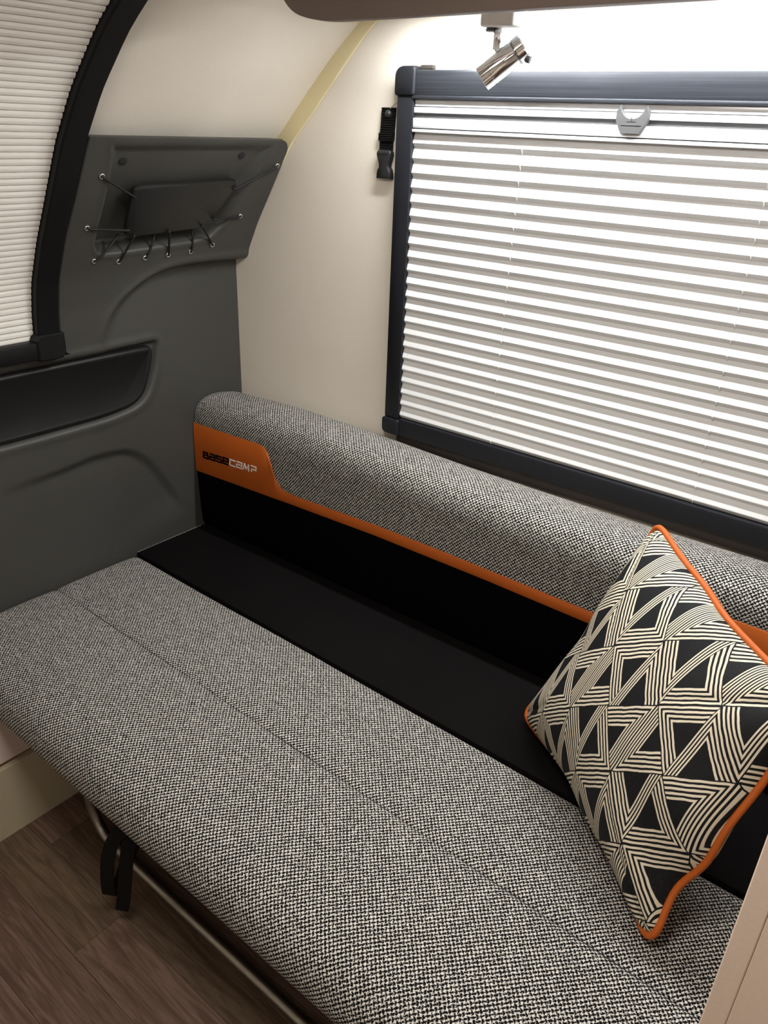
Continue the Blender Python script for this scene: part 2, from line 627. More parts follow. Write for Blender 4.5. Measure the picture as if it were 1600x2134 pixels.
wbox(WL + .04, WR - .04, 1.549, 1.597, .0005, .0275, .005).obj('top_rail', M['frame_top'], win, True, 40)
wbox(WL + .04, WR - .04, 1.5455, 1.5525, .012, .0285, .002).obj('rail_lip', M['frame_top'], win, True, 40)
wbox(WL + .002, WL + .043, .872, 1.552, .0005, .0265, .003).obj('side_rail', M['frame'], win, True, 40)
wbox(WR - .043, WR - .002, .872, 1.552, .0005, .0265, .003).obj('side_rail', M['frame'], win, True, 40)
wbox(WL + .043, WR - .043, .833, .874, .0005, .0275, .004).obj('bottom_rail', M['frame'], win, True, 40)
wbox(WL + .03, WR - .03, .804, .836, .0005, .012, .001).obj('lip_shade_strip', M['lip'], win)  # frame lip, drawn lower and dark to stand for shade under the window
wbox(WL + .05, WR - .05, .86, 1.55, .0006, .0025, 0).obj('window_pane', M['insert'], win)
for sx, x in ((1, WL), (-1, WR)):
    for z0, z1, top in ((1.551, WT + .003, 1), (WB, .871, 0)):
        a, b = (x - .003, x + .047) if sx > 0 else (x - .047, x + .003)
        pts = [(a, z0), (b, z0), (b, z1), (a, z1)]
        out = 3 if (sx > 0 and top) else 2 if top else 0 if sx > 0 else 1
        rad = [.007] * 4
        rad[out] = .022 if top else .016
        G().prism(round_poly(pts, rad, 6), lambda p, q, d: Wp(p, d, q), [(0, .0005), (0, .026), (.0015, .030), (.0045, .032)]).obj('corner_cap', M['frame'], win, True, 35)
# small metal clip above the top left cap
wbox(WL + .045, WL + .075, 1.598, 1.606, .0005, .012, .002).obj('cap_clip', M['lip'], win)

bl = thing('pleated_blind', Wp(-0.59, 0.005, .87), 'white pleated blind pulled over the large side window', 'blind')
bx0, bx1 = WL + .030, WR - .030
# aluminium head bar: stepped rails
for nm, za, zb, d in (('upper_rail', 1.5335, 1.5455, .021), ('middle_rail', 1.5215, 1.5320, .0235), ('lower_rail', 1.4945, 1.5125, .0255), ('bottom_lip', 1.4865, 1.4925, .0275)):
    wbox(WL + .0435, WR - .0435, za, zb, .006, d, .0012).obj(nm, M['alu'], bl, True, 40)
wbox(bx0, bx1, 1.487, 1.5455, .006, .019, 0).obj('rail_core', M['tab'], bl)
zt, zbm, pitch = 1.4865, .8745, .0273
npl = int(round((zt - zbm) / pitch))
pitch = (zt - zbm) / npl
for k in range(npl):
    z1 = zt - k * pitch
    z0 = z1 - pitch
    zr = z1 - pitch * .68
    dv, dr = .0145, .0215
    vs = []
    for x in (bx0, bx1):
        vs += [Wp(x, dv, z1), Wp(x, dv + (dr - dv) * .5, (z1 + zr) / 2 + .0006), Wp(x, dr - .0006, zr + .0008), Wp(x, dr - .0004, zr - .0006), Wp(x, dv, z0),
               Wp(x, dv - .001, z0), Wp(x, dv - .001, z1)]
    m_ = 7
    fs = [(i, (i + 1) % m_, (i + 1) % m_ + m_, i + m_) for i in range(m_)] + [tuple(range(m_))[::-1], tuple(range(m_, 2 * m_))]
    obj('pleat', vs, fs, M['blind'], bl)
for x in (-.812, -.368):
    for k in range(npl):
        z1 = zt - k * pitch
        G().tube([Wp(x, .0215, z1 - pitch * .70), Wp(x + .0008, .0200, z1 - pitch * .84), Wp(x, .0165, z1 - pitch * 1.02)], .0011, 6).obj('blind_cord', M['white'], bl)
# grey pull tab
hx, hz = -.603, 1.4995
op = [(-.0165, 0), (.0165, 0), (.028, .019), (.029, .034), (.023, .0435)]
op += [(.0205 * math.cos(a), .0435 - .0205 * math.sin(a) * 0.98) for a in np.linspace(0.0, math.pi, 13)[1:-1]]
op += [(-.023, .0435), (-.029, .034), (-.028, .019)]
tb = G().prism([(hx + a, hz + b) for a, b in op], lambda p, q, d: Wp(p, d, q), [(0, .026), (0, .0315), (.0012, .033)]).obj('pull_tab', M['tab'], bl, True, 35)
wbox(hx - .018, hx + .018, hz + .0125, hz + .0138, .0325, .0336, .0003).obj('tab_ridge', M['frame_top'], tb)
wbox(hx - .008, hx + .008, hz + .0185, hz + .0193, .0325, .0335, .0002).obj('tab_mark', M['frame_top'], tb)
wbox(hx - .0005, hx + .0005, hz + .020, hz + .0265, .0325, .0335, .0002).obj('tab_mark', M['frame_top'], tb)

# ------------------------------------------------------------------ left (front) window: curved frame and blind
win2 = thing('window_2', (-1.6, .5, 1.014), 'black curved frame of the raked front window', None, None, 'structure')
zf = np.concatenate([np.linspace(1.035, 1.86, 40)])
vs, fs = [], []
for z in zf:
    dx = np.gradient(_xs, _zz)[int(z / 1.93 * 599)]
    nx, nz = 1 / math.hypot(1, dx), -dx / math.hypot(1, dx)
    x = float(xup(z))
    flare = .012 * max(0, (z - 1.45) / .2)
    ring = []
    for y, o_ in ((.826 + flare, -.03), (.826 + flare, .008), (.829 + flare, .011), (.872 + flare, .011), (.876 + flare, .007), (.876 + flare, -.03)):
        ring.append((x + nx * o_, y, z + nz * o_))
    vs += ring
for i in range(len(zf) - 1):
    for k in range(6):
        a, b = i * 6 + k, i * 6 + (k + 1) % 6
        fs.append((a, b, b + 6, a + 6))
fs += [tuple(range(6))[::-1], tuple((len(zf) - 1) * 6 + k for k in range(6))]
obj('side_frame', vs, fs, M['frame_black'], win2, True, auto=35)
G().box((-1.645, -.4, 1.016), (-1.598, .83, 1.054), .004).obj('bottom_frame', M['frame_black'], win2, True, 35)
G().prism(round_poly([(.815, 1.012), (.880, 1.012), (.880, 1.068), (.824, 1.068), (.815, 1.058)], [.006, .02, .003, .003, .003]), lambda y, z, d: (d, y, z), [(0, -1.645), (0, -1.597), (.003, -1.594)]).obj('corner_cap', M['frame_black'], win2, True, 35)
# glass behind the blind
vs, fs = [], []
for z in zf:
    x = float(xup(z)) - .028
    vs += [(x, -.4, z), (x, .83, z)]
for i in range(len(zf) - 1):
    fs.append((2 * i, 2 * i + 1, 2 * i + 3, 2 * i + 2))
obj('window_pane', vs, fs, M['dark'], win2)

bl2 = thing('pleated_blind', (-1.6, .4, 1.055), 'cream pleated blind on the curved front window', 'blind')
# arc-length positions along the profile
zq = np.linspace(1.05, 1.86, 1200)
xq = xup(zq) - .014
sl = np.concatenate([[0], np.cumsum(np.hypot(np.diff(zq), np.diff(xq)))])
p2 = .01345
np2 = int(sl[-1] / p2)
for k in range(np2):
    S = [(k + t) * p2 for t in (0, .04, .22, .60, .95, 1.0)]
    H = [0, .0042, .0060, .0062, .0050, 0]
    pr = []
    for s_, h_ in zip(S, H):
        z = float(np.interp(s_, sl, zq))
        x = float(np.interp(s_, sl, xq))
        dx = float(np.interp(s_ + .004, sl, xq) - np.interp(s_ - .004, sl, xq))
        dz = float(np.interp(s_ + .004, sl, zq) - np.interp(s_ - .004, sl, zq))
        L_ = math.hypot(dx, dz) or 1
        pr.append((x + dz / L_ * h_, z - dx / L_ * h_))
    fl_ = .012 * max(0, (pr[0][1] - 1.45) / .2)
    m_ = len(pr)
    vs = [(x, -.38, z) for x, z in pr] + [(x, .8245 + fl_, z) for x, z in pr]
    fs = [(i, i + 1, i + 1 + m_, i + m_) for i in range(m_ - 1)] + [(0, m_, 2 * m_ - 1, m_ - 1), tuple(range(m_))[::-1], tuple(range(m_, 2 * m_))]
    obj('pleat', vs, fs, M['blind_cream'], bl2)

# ------------------------------------------------------------------ moulded grey front panel
pan = thing('moulded_panel', (-1.63, .9, .45), 'dark grey moulded front panel with laced pocket beside the beige wall', 'wall panel')
arc = spline([(1.46, 1.172), (1.402, 1.172), (1.292, 1.174), (1.204, 1.172), (1.136, 1.159), (1.072, 1.126), (1.028, 1.087), (1.004, 1.045), (.992, .99), (.985, .90)], 6)
arc_poly = [tuple(p) for p in arc] + [(.985, .3), (1.6, .3), (1.6, 1.172)]
recess = [(.9366, 1.4450), (.9450, 1.4202), (.9500, 1.3568), (.951, 1.2685), (.9516, 1.2463), (.965, 1.2240), (1.002, 1.2215), (1.0811, 1.2245), (1.2132, 1.230), (1.2681, 1.2372), (1.2998, 1.2697), (1.328, 1.3603), (1.3559, 1.4480)]
recess = round_poly(recess, [.006, 0, 0, 0, .012, .016, .012, 0, 0, .012, .012, 0, .008], 4)
low_out = round_poly([(.10, 1.0), (.742, 1.000), (.969, 1.000), (1.146, 1.003), (1.132, .935), (1.093, .845), (.985, .829), (.80, .828), (.10, .835)], [0, 0, .02, .022, .03, .055, .05, .02, 0], 6)
crease = spline([(.60, .742), (.764, .744), (.845, .746), (.928, .753), (.993, .750), (1.036, .738), (1.080, .704), (1.114, .658), (1.152, .590), (1.179, .526), (1.20, .44)], 6)
crease_poly = [tuple(p) for p in crease] + [(1.2, .2), (.1, .2), (.1, .742)]


def panel_x(Y, Z):
    up = xup(Z)
    sd = poly_sd(Y, Z, arc_poly)
    sharp = .006 + .012 * sstep(1.25, 1.0, Y)
    s = sstep(-sharp, sharp, -sd)
    lower = np.full(Y.shape, -1.63)
    # lower part next to the arc swells back towards the upper surface further down
    x = lower + (up - lower) * np.where(Z > 1.0, s, 0 * s + sstep(0.93, 1.0, Z) * s)
    # thin rounded lip on the arc edge
    x = x + .004 * np.exp(-((-sd - .014) / .010) ** 2) * sstep(.99, 1.1, Z)
    # pocket
    sr = poly_sd(Y, Z, recess)
    wd = .014 + .016 * sstep(.955, .995, Y) * sstep(1.44, 1.38, Z - .02 * sstep(1.25, 1.32, Y))
    dep = .010 + (.046 - .010) * sstep(1.44, 1.25, Z)
    x = x - dep * sstep(0, 1, np.clip(sr, 0, None) / wd)
    # slight raised rim round the pocket
    x = x + .0016 * np.exp(-((sr + .004) / .006) ** 2)
    # lower inset
    sl_ = poly_sd(Y, Z, low_out)
    x = x - .016 * sstep(0, .012, sl_) + .0025 * np.exp(-((sl_ + .006) / .010) ** 2)
    # lower swage
    sc = poly_sd(Y, Z, crease_poly)
    fade = sstep(.66, .84, Y) * sstep(.50, .60, Z + (1.2 - Y) * .2)
    x = x - .016 * sstep(-.002, .026, sc) * np.exp(-np.clip(sc, 0, None) / .12) * fade
    return x


def grid_surface(ys_of_z, zs, back):
    nz, ny = len(zs), len(ys_of_z(zs[0]))
    Yg = np.array([ys_of_z(z) for z in zs])
    Zg = np.repeat(np.array(zs)[:, None], ny, 1)
    Xg = panel_x(Yg, Zg)
    vs = [(Xg[i, j], Yg[i, j], Zg[i, j]) for i in range(nz) for j in range(ny)]
    fs = [(i * ny + j, i * ny + j + 1, (i + 1) * ny + j + 1, (i + 1) * ny + j) for i in range(nz - 1) for j in range(ny - 1)]
    if back:
        # soft rolled lip along left side and top, then a skirt to the wall
        base = len(vs)
        loop = [(nz - 1 - i) * ny for i in range(nz)][::-1]
        loop = loop + [(nz - 1) * ny + j for j in range(1, ny)]
        prev = loop
        for q, (o_, e_) in enumerate(((.0025, .0018), (.007, .0028), (.05, .003))):
            new = []
            for idx in loop:
                i, j = divmod(idx, ny)
                x, y, z = vs[idx]
                vs.append((x - o_, y - (e_ if j == 0 else 0), z + (e_ if i == nz - 1 else 0)))
                new.append(len(vs) - 1)
            for a in range(len(loop) - 1):
                fs.append((prev[a], prev[a + 1], new[a + 1], new[a]))
            prev = new
    return vs, fs


T = np.linspace(0, 1, 190)
Zl = np.linspace(.20, 1.010, 190)


def y_low(z):
    return .12 + (1.4055 - .12) * np.linspace(0, 1, 300)


Zu = np.concatenate([np.linspace(1.010, 1.20, 60), np.linspace(1.2025, 1.436, 110), np.linspace(1.438, 1.457, 10)])


def y_up(z):
    lo = .884 + .010 * sstep(1.25, 1.40, z) * .3
    if z < 1.035:
        lo += .022 * (1 - math.sqrt(max(0, 1 - ((1.035 - z) / .0255) ** 2)))
    hi = 1.4055
    if z > 1.427:
        hi -= .034 * (1 - math.sqrt(max(0, 1 - ((z - 1.427) / .0305) ** 2)))
    return lo + (hi - lo) * T


va, fa = grid_surface(y_low, list(Zl), False)
vb, fb = grid_surface(y_up, list(Zu), True)
vall = va + vb
fall = fa + [tuple(i + len(va) for i in f) for f in fb]
# ledge behind the top of the lower part, left of the upper part
k0 = len(vall)
vall += [(-1.63, .12, 1.010), (-1.63, .9, 1.010), (-1.66, .9, 1.0125), (-1.66, .12, 1.0125)]
fall.append((k0, k0 + 1, k0 + 2, k0 + 3))
obj('panel_shell', vall, fall, M['panel'], pan, True, auto=60)

# dark inset flap in the lower recess
ins_out = round_poly([(.12, .992), (.742, .990), (.969, .990), (1.132, .9895), (1.121, .935), (1.085, .851), (.985, .836), (.80, .835), (.12, .841)], [0, 0, .02, .030, .04, .055, .05, .02, 0], 8)
G().prism(ins_out, lambda y, z, d: (d, y, z), [(0, -1.655), (0, -1.642), (.0018, -1.636), (.006, -1.6315), (.010, -1.6305), (.013, -1.6310), (.016, -1.6325)]).obj('inset_flap', M['insert'], pan, True, 40)

# pocket plate
plate_out = [(1.0125, 1.3470), (1.0122, 1.3535), (1.0145, 1.3590), (1.0190, 1.3620), (1.0265, 1.3636), (1.1552, 1.3664), (1.264, 1.3708), (1.2794, 1.3683), (1.2872, 1.3600), (1.2829, 1.3501), (1.2529, 1.2831), (1.2394, 1.2692), (1.2058, 1.2630), (1.0698, 1.2580), (1.0358, 1.2566), (1.0219, 1.264), (1.0180, 1.2788)]


def pl_fn(y, z, d):
    za, zb_ = 1.26, 1.365
    x = float(xup(za)) + (float(xup(zb_)) - float(xup(za))) * (z - za) / (zb_ - za)
    return (x + .004 + d * .86, y, z - d * .5)


G().prism(plate_out, pl_fn, [(0, -.011), (0, -.004), (.0012, -.0012), (.0035, 0)]).obj('pocket_plate', M['plate'], pan, True, 40)
EY = [(0.9312, 1.3877), (1.391, 1.4022), (0.9259, 1.2858), (1.3371, 1.2869), (0.9585, 1.2121), (1.0206, 1.2047), (1.089, 1.2068), (1.1521, 1.2075), (1.2166, 1.2096), (1.2779, 1.2207)]
CT = [(1.0173, 1.3455), (1.2794, 1.3536), (1.0241, 1.2765), (1.2514, 1.2856), (1.015, 1.2574), (1.0413, 1.2627), (1.1103, 1.2575), (1.1329, 1.2646), (1.2114, 1.2601), (1.2245, 1.2704)]
on_plate = [1, 1, 1, 1, 0, 1, 0, 1, 0, 1]
torus = None
for (ey, ez), (cy_, cz_), onp in zip(EY, CT, on_plate):
    ex = float(panel_x(np.array([[ey]]), np.array([[ez]]))[0, 0])
    e = Vector((ex, ey, ez))
    sl_ = float(xup(ez + .005) - xup(ez - .005)) / .01
    nrm = Vector((1, 0, -sl_)).normalized()
    up = Vector((sl_, 0, 1)).normalized()
    sd_ = Vector((0, 1, 0))
    if torus is None:
        ring = [e + nrm * .0008 + (up * math.cos(a) + sd_ * math.sin(a)) * .0047 for a in np.linspace(0, 2 * math.pi, 18, endpoint=False)]
        torus = G().tube(ring, .0020, 8, closed=True).obj('eyelet', M['eyelet'], pan, True)
        e_first, q_first = e, nrm
    else:
        c = torus.copy()
        COL.objects.link(c)
        c.parent = pan
        rot = q_first.rotation_difference(nrm).to_matrix().to_4x4()
        o0 = ORG[pan.name]
        c.matrix_local = Matrix.Translation(e - o0) @ rot @ Matrix.Translation(-(e_first - o0))
    c0 = Vector(pl_fn(cy_, cz_, 0))
    if onp:
        pts = [c0 + nrm * -.004, c0 + nrm * .0025, c0 * .9 + e * .1 + nrm * .004, c0 * .5 + e * .5 + nrm * .0035, c0 * .12 + e * .88 + nrm * .004, e + nrm * .0018, e - nrm * .004]
    else:
        pts = [c0 - nrm * .016, c0 * .6 + e * .4 - nrm * .004, c0 * .12 + e * .88 + nrm * .003, e + nrm * .0018, e - nrm * .004]
    pp = spline([tuple(p) for p in pts], 5)
    G().tube(pp, .0025, 8).obj('elastic_cord', M['cord'], pan, True)
for sy, sz in ((0.9778, 1.4148), (1.2795, 1.4247)):
    sx = float(panel_x(np.array([[sy]]), np.array([[sz]]))[0, 0])
    nrm = Vector((1, 0, -.55)).normalized()
    p = Vector((sx, sy, sz))
    G().cyl(p - nrm * .004, p + nrm * .0022, .0085, 20, .0012).obj('screw_cap', M['dark'], pan, True, 40)

# ------------------------------------------------------------------ backrest bolster with orange band and lettering
bo = thing('backrest_bolster', Wp(-.7, .09, .45), 'long backrest bolster in grey weave over an orange band and black lower face', 'bolster')
BD = .176
BX0, BX1 = -1.627, 0.36
prof = spline([(.1755, .630), (.176, .66), (.1762, .70), (.1758, .745), (.1735, .778), (.1655, .803), (.149, .820), (.121, .8290), (.09, .830), (.052, .824), (.020, .812), (.003, .800)], 4)
zoff_x = [-1.63, -1.4, -1.137, -.84, -.49, -.2, .4]
zoff_v = [0, .010, .006, -.007, -.014, -.008, 0]
nx_ = 90
xs_ = np.linspace(BX0, BX1, nx_)
al = np.concatenate([[0], np.cumsum(np.hypot(np.diff(prof[:, 0]), np.diff(prof[:, 1])))])
vs, uv = [], []
for i, x in enumerate(xs_):
    dz = float(np.interp(x, zoff_x, zoff_v))
    for (d, z), s_ in zip(prof, al):
        t = max(0, (z - .70) / .13)
        wob = .0012 * math.sin(x * 9 + z * 20) * t
        e = 1 - math.exp(-(x - BX0) / .006) * .012
        vs.append(Wp(x, d * e + wob, z + dz * t - (1 - e) * .4 * t))
        uv.append((x, s_))
m_ = len(prof)
fs = [(i * m_ + j, i * m_ + j + 1, (i + 1) * m_ + j + 1, (i + 1) * m_ + j) for i in range(nx_ - 1) for j in range(m_ - 1)]
b0 = len(vs)
for x in (BX0, BX1):
    i = 0 if x == BX0 else nx_ - 1
    vs.append(Wp(x, .09, .72)); uv.append((x, 0))
    c = len(vs) - 1
    for j in range(m_ - 1):
        fs.append((i * m_ + j, i * m_ + j + 1, c))
    vs.append(Wp(x, .0, .63)); uv.append((x, 0))
    fs.append((i * m_, c, len(vs) - 1)); fs.append((i * m_ + m_ - 1, c, len(vs) - 1))
obj('bolster_cover', vs, fs, M['weave'], bo, True, uvs=uv, auto=60)

lowline = [(-1.64, .619), (-1.45, .626), (-1.28, .632), (-1.0, .640), (-.7, .640), (-.47, .636), (-.1, .633), (.4, .630)]


def zlow(x):
    return float(np.interp(x, [p[0] for p in lowline], [p[1] for p in lowline]))


vs, fs = [], []
for i, x in enumerate(np.linspace(BX0, BX1, 40)):
    zb_ = zlow(x) + .012
    pr = [(.162, .449), (.1695, .462), (.1725, .50), (.1755, .58), (.1765, zb_ - .02), (.1765, zb_), (.02, zb_), (.02, .449)]
    vs += [Wp(x, d, z) for d, z in pr]
for i in range(39):
    for k in range(8):
        a, b = i * 8 + k, i * 8 + (k + 1) % 8
        fs.append((a, b, b + 8, a + 8))
fs += [tuple(range(8))[::-1], tuple(39 * 8 + k for k in range(8))]
obj('lower_face', vs, fs, M['black_cloth'], bo, True, auto=50)

top = spline([(-1.3820, .7668), (-1.3640, .7635), (-1.3490, .7500), (-1.3360, .7230), (-1.3230, .6900), (-1.3050, .6690), (-1.2800, .6610), (-1.2400, .6605)], 4)
top = [(BX0 - .0005, .7605), (-1.50, .7640)] + [tuple(p) for p in top] + [(-1.1, .6640), (-1.0, .6675), (-.8, .6675), (-.6, .6650), (-.46, .6630), (-.36, .6620)]
rt = [(2 * -.60 - 0.0 - p[0] - .02, p[1]) for p in reversed([tuple(p) for p in spline([(-1.3760, .757), (-1.3560, .7535), (-1.3400, .733), (-1.3230, .690), (-1.3050, .669), (-1.2800, .661)], 4)])]
rt = [(x + 0.0, z) for x, z in rt]
rt_shift = -.205 - rt[-1][0]
top += [(x + rt_shift, z) for x, z in rt] + [(-.1, .757), (.36, .757)]
bot = [(x, zlow(x)) for x in np.linspace(.36, BX0, 40)]
out = top + bot
vs, fs = [], []
# triangulated strip: matching samples along x between top and bottom lines
tx = np.array([p[0] for p in top]); tz = np.array([p[1] for p in top])
allx = np.unique(np.round(np.concatenate([tx, np.linspace(BX0, .36, 50), np.linspace(-1.385, -1.26, 70)]), 5))
rows = []
for x in allx:
    zt_ = float(np.interp(x, tx, tz)); zb_ = zlow(x)
    hgt = zt_ - zb_
    rr = []
    for t, d in ((0, .1755), (0, .1772), (.0025 / hgt, .1788), (.5, .1795), (1 - .0025 / hgt, .1788), (1, .1772), (1, .1755)):
        rr.append(Wp(x, d - max(0, (zb_ + hgt * t - .745)) * .14, zb_ + hgt * t))
    rows.append(rr)
for r in rows:
    vs += r
for i in range(len(rows) - 1):
    for k in range(6):
        fs.append((i * 7 + k, i * 7 + k + 1, (i + 1) * 7 + k + 1, (i + 1) * 7 + k))
band = obj('orange_band', vs, fs, M['orange'], bo, True, auto=50)

# embroidered lettering on the wide end of the band
GL = {
    'B': [((0, 0), (0, 1)), ((0, 1), (.86, 1)), ((.86, 1), (.86, .52)), ((0, .52), (1, .52)), ((1, .52), (1, 0)), ((0, 0), (1, 0))],
    'A': [((.05, 1), (1, 1)), ((1, 1), (1, 0)), ((0, .52), (1, .52)), ((0, .52), (0, 0)), ((0, 0), (1, 0))],
    'S': [((0, 1), (1, 1)), ((0, 1), (0, .52)), ((0, .52), (1, .52)), ((1, .52), (1, 0)), ((0, 0), (1, 0))],
    'E': [((0, 1), (1, 1)), ((0, 1), (0, 0)), ((0, 0), (1, 0)), ((0, .48), (1, .48)), ((1, .48), (1, 1))],
    'C': [((0, 1), (1, 1)), ((0, 1), (0, 0)), ((0, 0), (1, 0))],
    'M': [((0, 0), (.12, 1)), ((.12, 1), (.52, .15)), ((.52, .15), (.92, 1)), ((.92, 1), (1, 0))],
    'P': [((.10, 1), (1, 1)), ((1, 1), (1, .42)), ((.2, .42), (1, .42)), ((.2, .42), (.2, 0))],
}
lx = -1.595
pit = .0262
for word, mat, th in (('BASE', M['black_cloth'], .0046), ('CAMP', M['white'], .0032)):
    for ch in word:
        gw, gh = .0192, .0160
        g = G()
        zb_ = .6680 + (lx + 1.595) * .070
        for (a, b), (c, d) in GL[ch]:
            p0 = Vector((lx + .003 + a * gw + b * .0020, zb_ + .003 + b * gh))
            p1 = Vector((lx + .003 + c * gw + d * .0020, zb_ + .003 + d * gh))
            t = (p1 - p0).normalized()
            n2 = Vector((-t.y, t.x)) * th * .5
            p0 = p0 - t * th * .45
            p1 = p1 + t * th * .45
            q = [p0 - n2, p1 - n2, p1 + n2, p0 + n2]
            q = [(p.x, p.y) for p in q]
            g.prism(q, lambda x, z, d_: Wp(x, d_, z), [(0, .179), (0, .1804), (.0006, .1809)])
        g.obj('embroidered_letter', mat, band)
        lx += pit

# ------------------------------------------------------------------ black storage lid between seat and bolster
loc = thing('bench_locker', (-.7, 1.2, 0), 'black felt covered bench locker lid between seat cushion and backrest', 'locker')
G().box((-1.628, 1.012, .425), (.36, 1.300, .4485), .003).obj('lid', M['lid'], loc, True, 40)
G().box((-1.60, 1.06, .0), (.36, 1.25, .424)).obj('locker_body', M['dark'], loc)
g = G()
for k in range(34):
    ya = 1.016 + k * .0063
    g.box((-1.6285, ya, .4475), (-1.6250, ya + .0030, .4500), .001, 1)
o_ = g.obj('edge_stitching', M['tab_thread'], loc)

# ------------------------------------------------------------------ seat cushion on its base board and fold-out leg
seat = thing('bench_cushion', (-.65, .75, .335), 'long bench seat cushion in black and cream houndstooth weave', 'seat cushion')
cp = spline([(.70, .337), (.56, .337), (.522, .339), (.505, .346), (.4935, .360), (.489, .378), (.4915, .398), (.502, .418), (.522, .434), (.550, .4440), (.585, .4490), (.64, .4515), (.70, .4520), (.755, .4505), (.768, .4490), (.7735, .4470), (.7755, .4455), (.7775, .4470), (.783, .4490), (.80, .4507), (.86, .4515), (.93, .4508), (.985, .4485), (1.003, .444), (1.0095, .432), (1.0105, .40), (1.0105, .345), (1.006, .338), (.95, .337)], 4)
al = np.concatenate([[0], np.cumsum(np.hypot(np.diff(cp[:, 0]), np.diff(cp[:, 1])))])
SX0, SX1 = -1.6265, .36
xs_ = np.concatenate([np.linspace(SX0, SX0 + .03, 7), np.linspace(SX0 + .05, SX1, 110)])
vs, uv, fs = [], [], []
for x in xs_:
    e = math.exp(-(x - SX0) / .009)
    und = .0010 * math.sin(x * 5.1) + .0008 * math.sin(x * 11.3 + 1)
    for (y, z), s_ in zip(cp, al):
        tz = max(0, (z - .34) / .11)
        vs.append((x, y + (.012 * e if y < .56 else 0), z - e * .010 * tz + und * tz * (1 if abs(y - .775) > .03 else .4)))
        uv.append((x, s_))
m_ = len(cp)
for i in range(len(xs_) - 1):
    for j in range(m_):
        k = (j + 1) % m_
        fs.append((i * m_ + j, i * m_ + k, (i + 1) * m_ + k, (i + 1) * m_ + j))
fs += [tuple(range(m_))[::-1], tuple((len(xs_) - 1) * m_ + k for k in range(m_))]
cush = obj('cushion', vs, fs, M['weave'], seat, True, uvs=uv, auto=50)
pts = [(x, .7755 + .0006 * math.sin(x * 30), .4452 + .0010 * math.sin(x * 5.1) * .4 - .006 * math.exp(-(x - SX0) / .012)) for x in np.linspace(SX0 + .004, SX1, 140)]
G().tube(pts, .0013, 6).obj('seam', M['cord'], cush, True)

base = thing('fold_out_bench', (-.65, .75, 0), 'steel fold-out leg frame and board carrying the bench seat', 'bench base')
G().box((-1.60, .575, .315), (.36, 1.0, .3365), .002).obj('base_board', M['ply'], base)
LY = .608
leg = [(-1.289, LY, .315), (-1.2885, LY, .20), (-1.288, LY, .12), (-1.285, LY, .085), (-1.272, LY, .052), (-1.248, LY, .026), (-1.213, LY, .0145), (-1.17, LY, .0128), (-1.0, LY, .0126), (-.6, LY, .0126), (-.2, LY, .0126), (.12, LY, .0128), (.18, LY, .03), (.21, LY, .09), (.215, LY, .315)]
G().tube(spline(leg, 6), .0122, 14).obj('leg_frame', M['steel'], base, True)
G().cyl((-.93, .556, .262), (-.93, .60, .262), .022, 20, .003).obj('hinge_cap', M['insert'], base, True, 40)
G().box((-.955, .585, .24), (-.905, .64, .316), .003).obj('hinge_bracket', M['dark'], base)

# webbing strap hanging from the base
def ribbon(path, wdir, width, th=.0016):
    pts = [Vector(p) for p in spline(path, 6)]
    g_ = G()
    vs_, fs_ = [], []
    wv = Vector(wdir).normalized() * width * .5
    for i, p in enumerate(pts):
        t = (pts[min(i + 1, len(pts) - 1)] - pts[max(i - 1, 0)]).normalized()
        nn = t.cross(wv).normalized() * th * .5
        vs_ += [p - wv - nn, p + wv - nn, p + wv + nn, p - wv + nn]
    for i in range(len(pts) - 1):
        for k in range(4):
            a, b = 4 * i + k, 4 * i + (k + 1) % 4
            fs_.append((a, b, b + 4, a + 4))
    n_ = len(pts) * 4
    fs_ += [(0, 3, 2, 1), (n_ - 4, n_ - 3, n_ - 2, n_ - 1)]
    return g_.add(vs_, fs_)


st = thing('webbing_strap', (-1.0, .52, .30), 'black webbing strap looped over the steel leg tube under the bench', 'strap')
ribbon([(-.975, .585, .312), (-.992, .535, .312), (-1.003, .508, .290), (-1.020, .497, .235), (-1.038, .497, .170), (-1.050, .499, .115), (-1.060, .504, .083)], (.87, .42, .12), .030).obj('strap_loop', M['web'], st, True, 40)
ribbon([(-.965, .590, .312), (-.972, .545, .306), (-.975, .520, .285), (-.984, .512, .235), (-.998, .510, .170), (-1.017, .511, .100), (-1.040, .515, .042)], (.87, .42, .12), .030).obj('strap_tail', M['web'], st, True, 40)
ribbon([(-1.060, .504, .083), (-1.064, .512, .078), (-1.062, .524, .084), (-1.052, .535, .12), (-1.03, .545, .19), (-1.0, .56, .27), (-.985, .585, .312)], (.87, .42, .12), .030).obj('strap_back', M['web'], st, True, 40)

# ------------------------------------------------------------------ patterned scatter cushion
cu = thing('scatter_cushion', (-.26, 1.0, .458), 'black scatter cushion with cream line triangles and orange piping leaning on the bolster', 'cushion')
cL, cT, cR, cB = Vector((-.5107, 1.1246, .468)), Vector((-.374, 1.247, .897)), Vector((-.058, .987, .838)), Vector((-.133, .822, .467))
side = .456
NF = -((cT - cL).cross(cB - cL)).normalized()
if NF.z < 0:
    NF = -NF


def bound(a, b):
    """square boundary point -> rounded, slightly concave outline"""
    q = (abs(a) ** 7 + abs(b) ** 7) ** (-1 / 7)
    a, b = a * q, b * q
    s_ = 1.110
    a2 = a * s_ * (1 - .135 * (1 - abs(b) ** 4))
    b2 = b * s_ * (1 - ((.135 if b < 0 else .06) * (1 - abs(a) ** 4) + (.085 * math.exp(-((a + .52) / .24) ** 2) if b > .3 else 0)))
    return a2, b2


def plane_pt(a, b):
    u_, v_ = (a + 1) / 2, (b + 1) / 2
    return cL * (1 - u_) * (1 - v_) + cT * u_ * (1 - v_) + cR * u_ * v_ + cB * (1 - u_) * v_


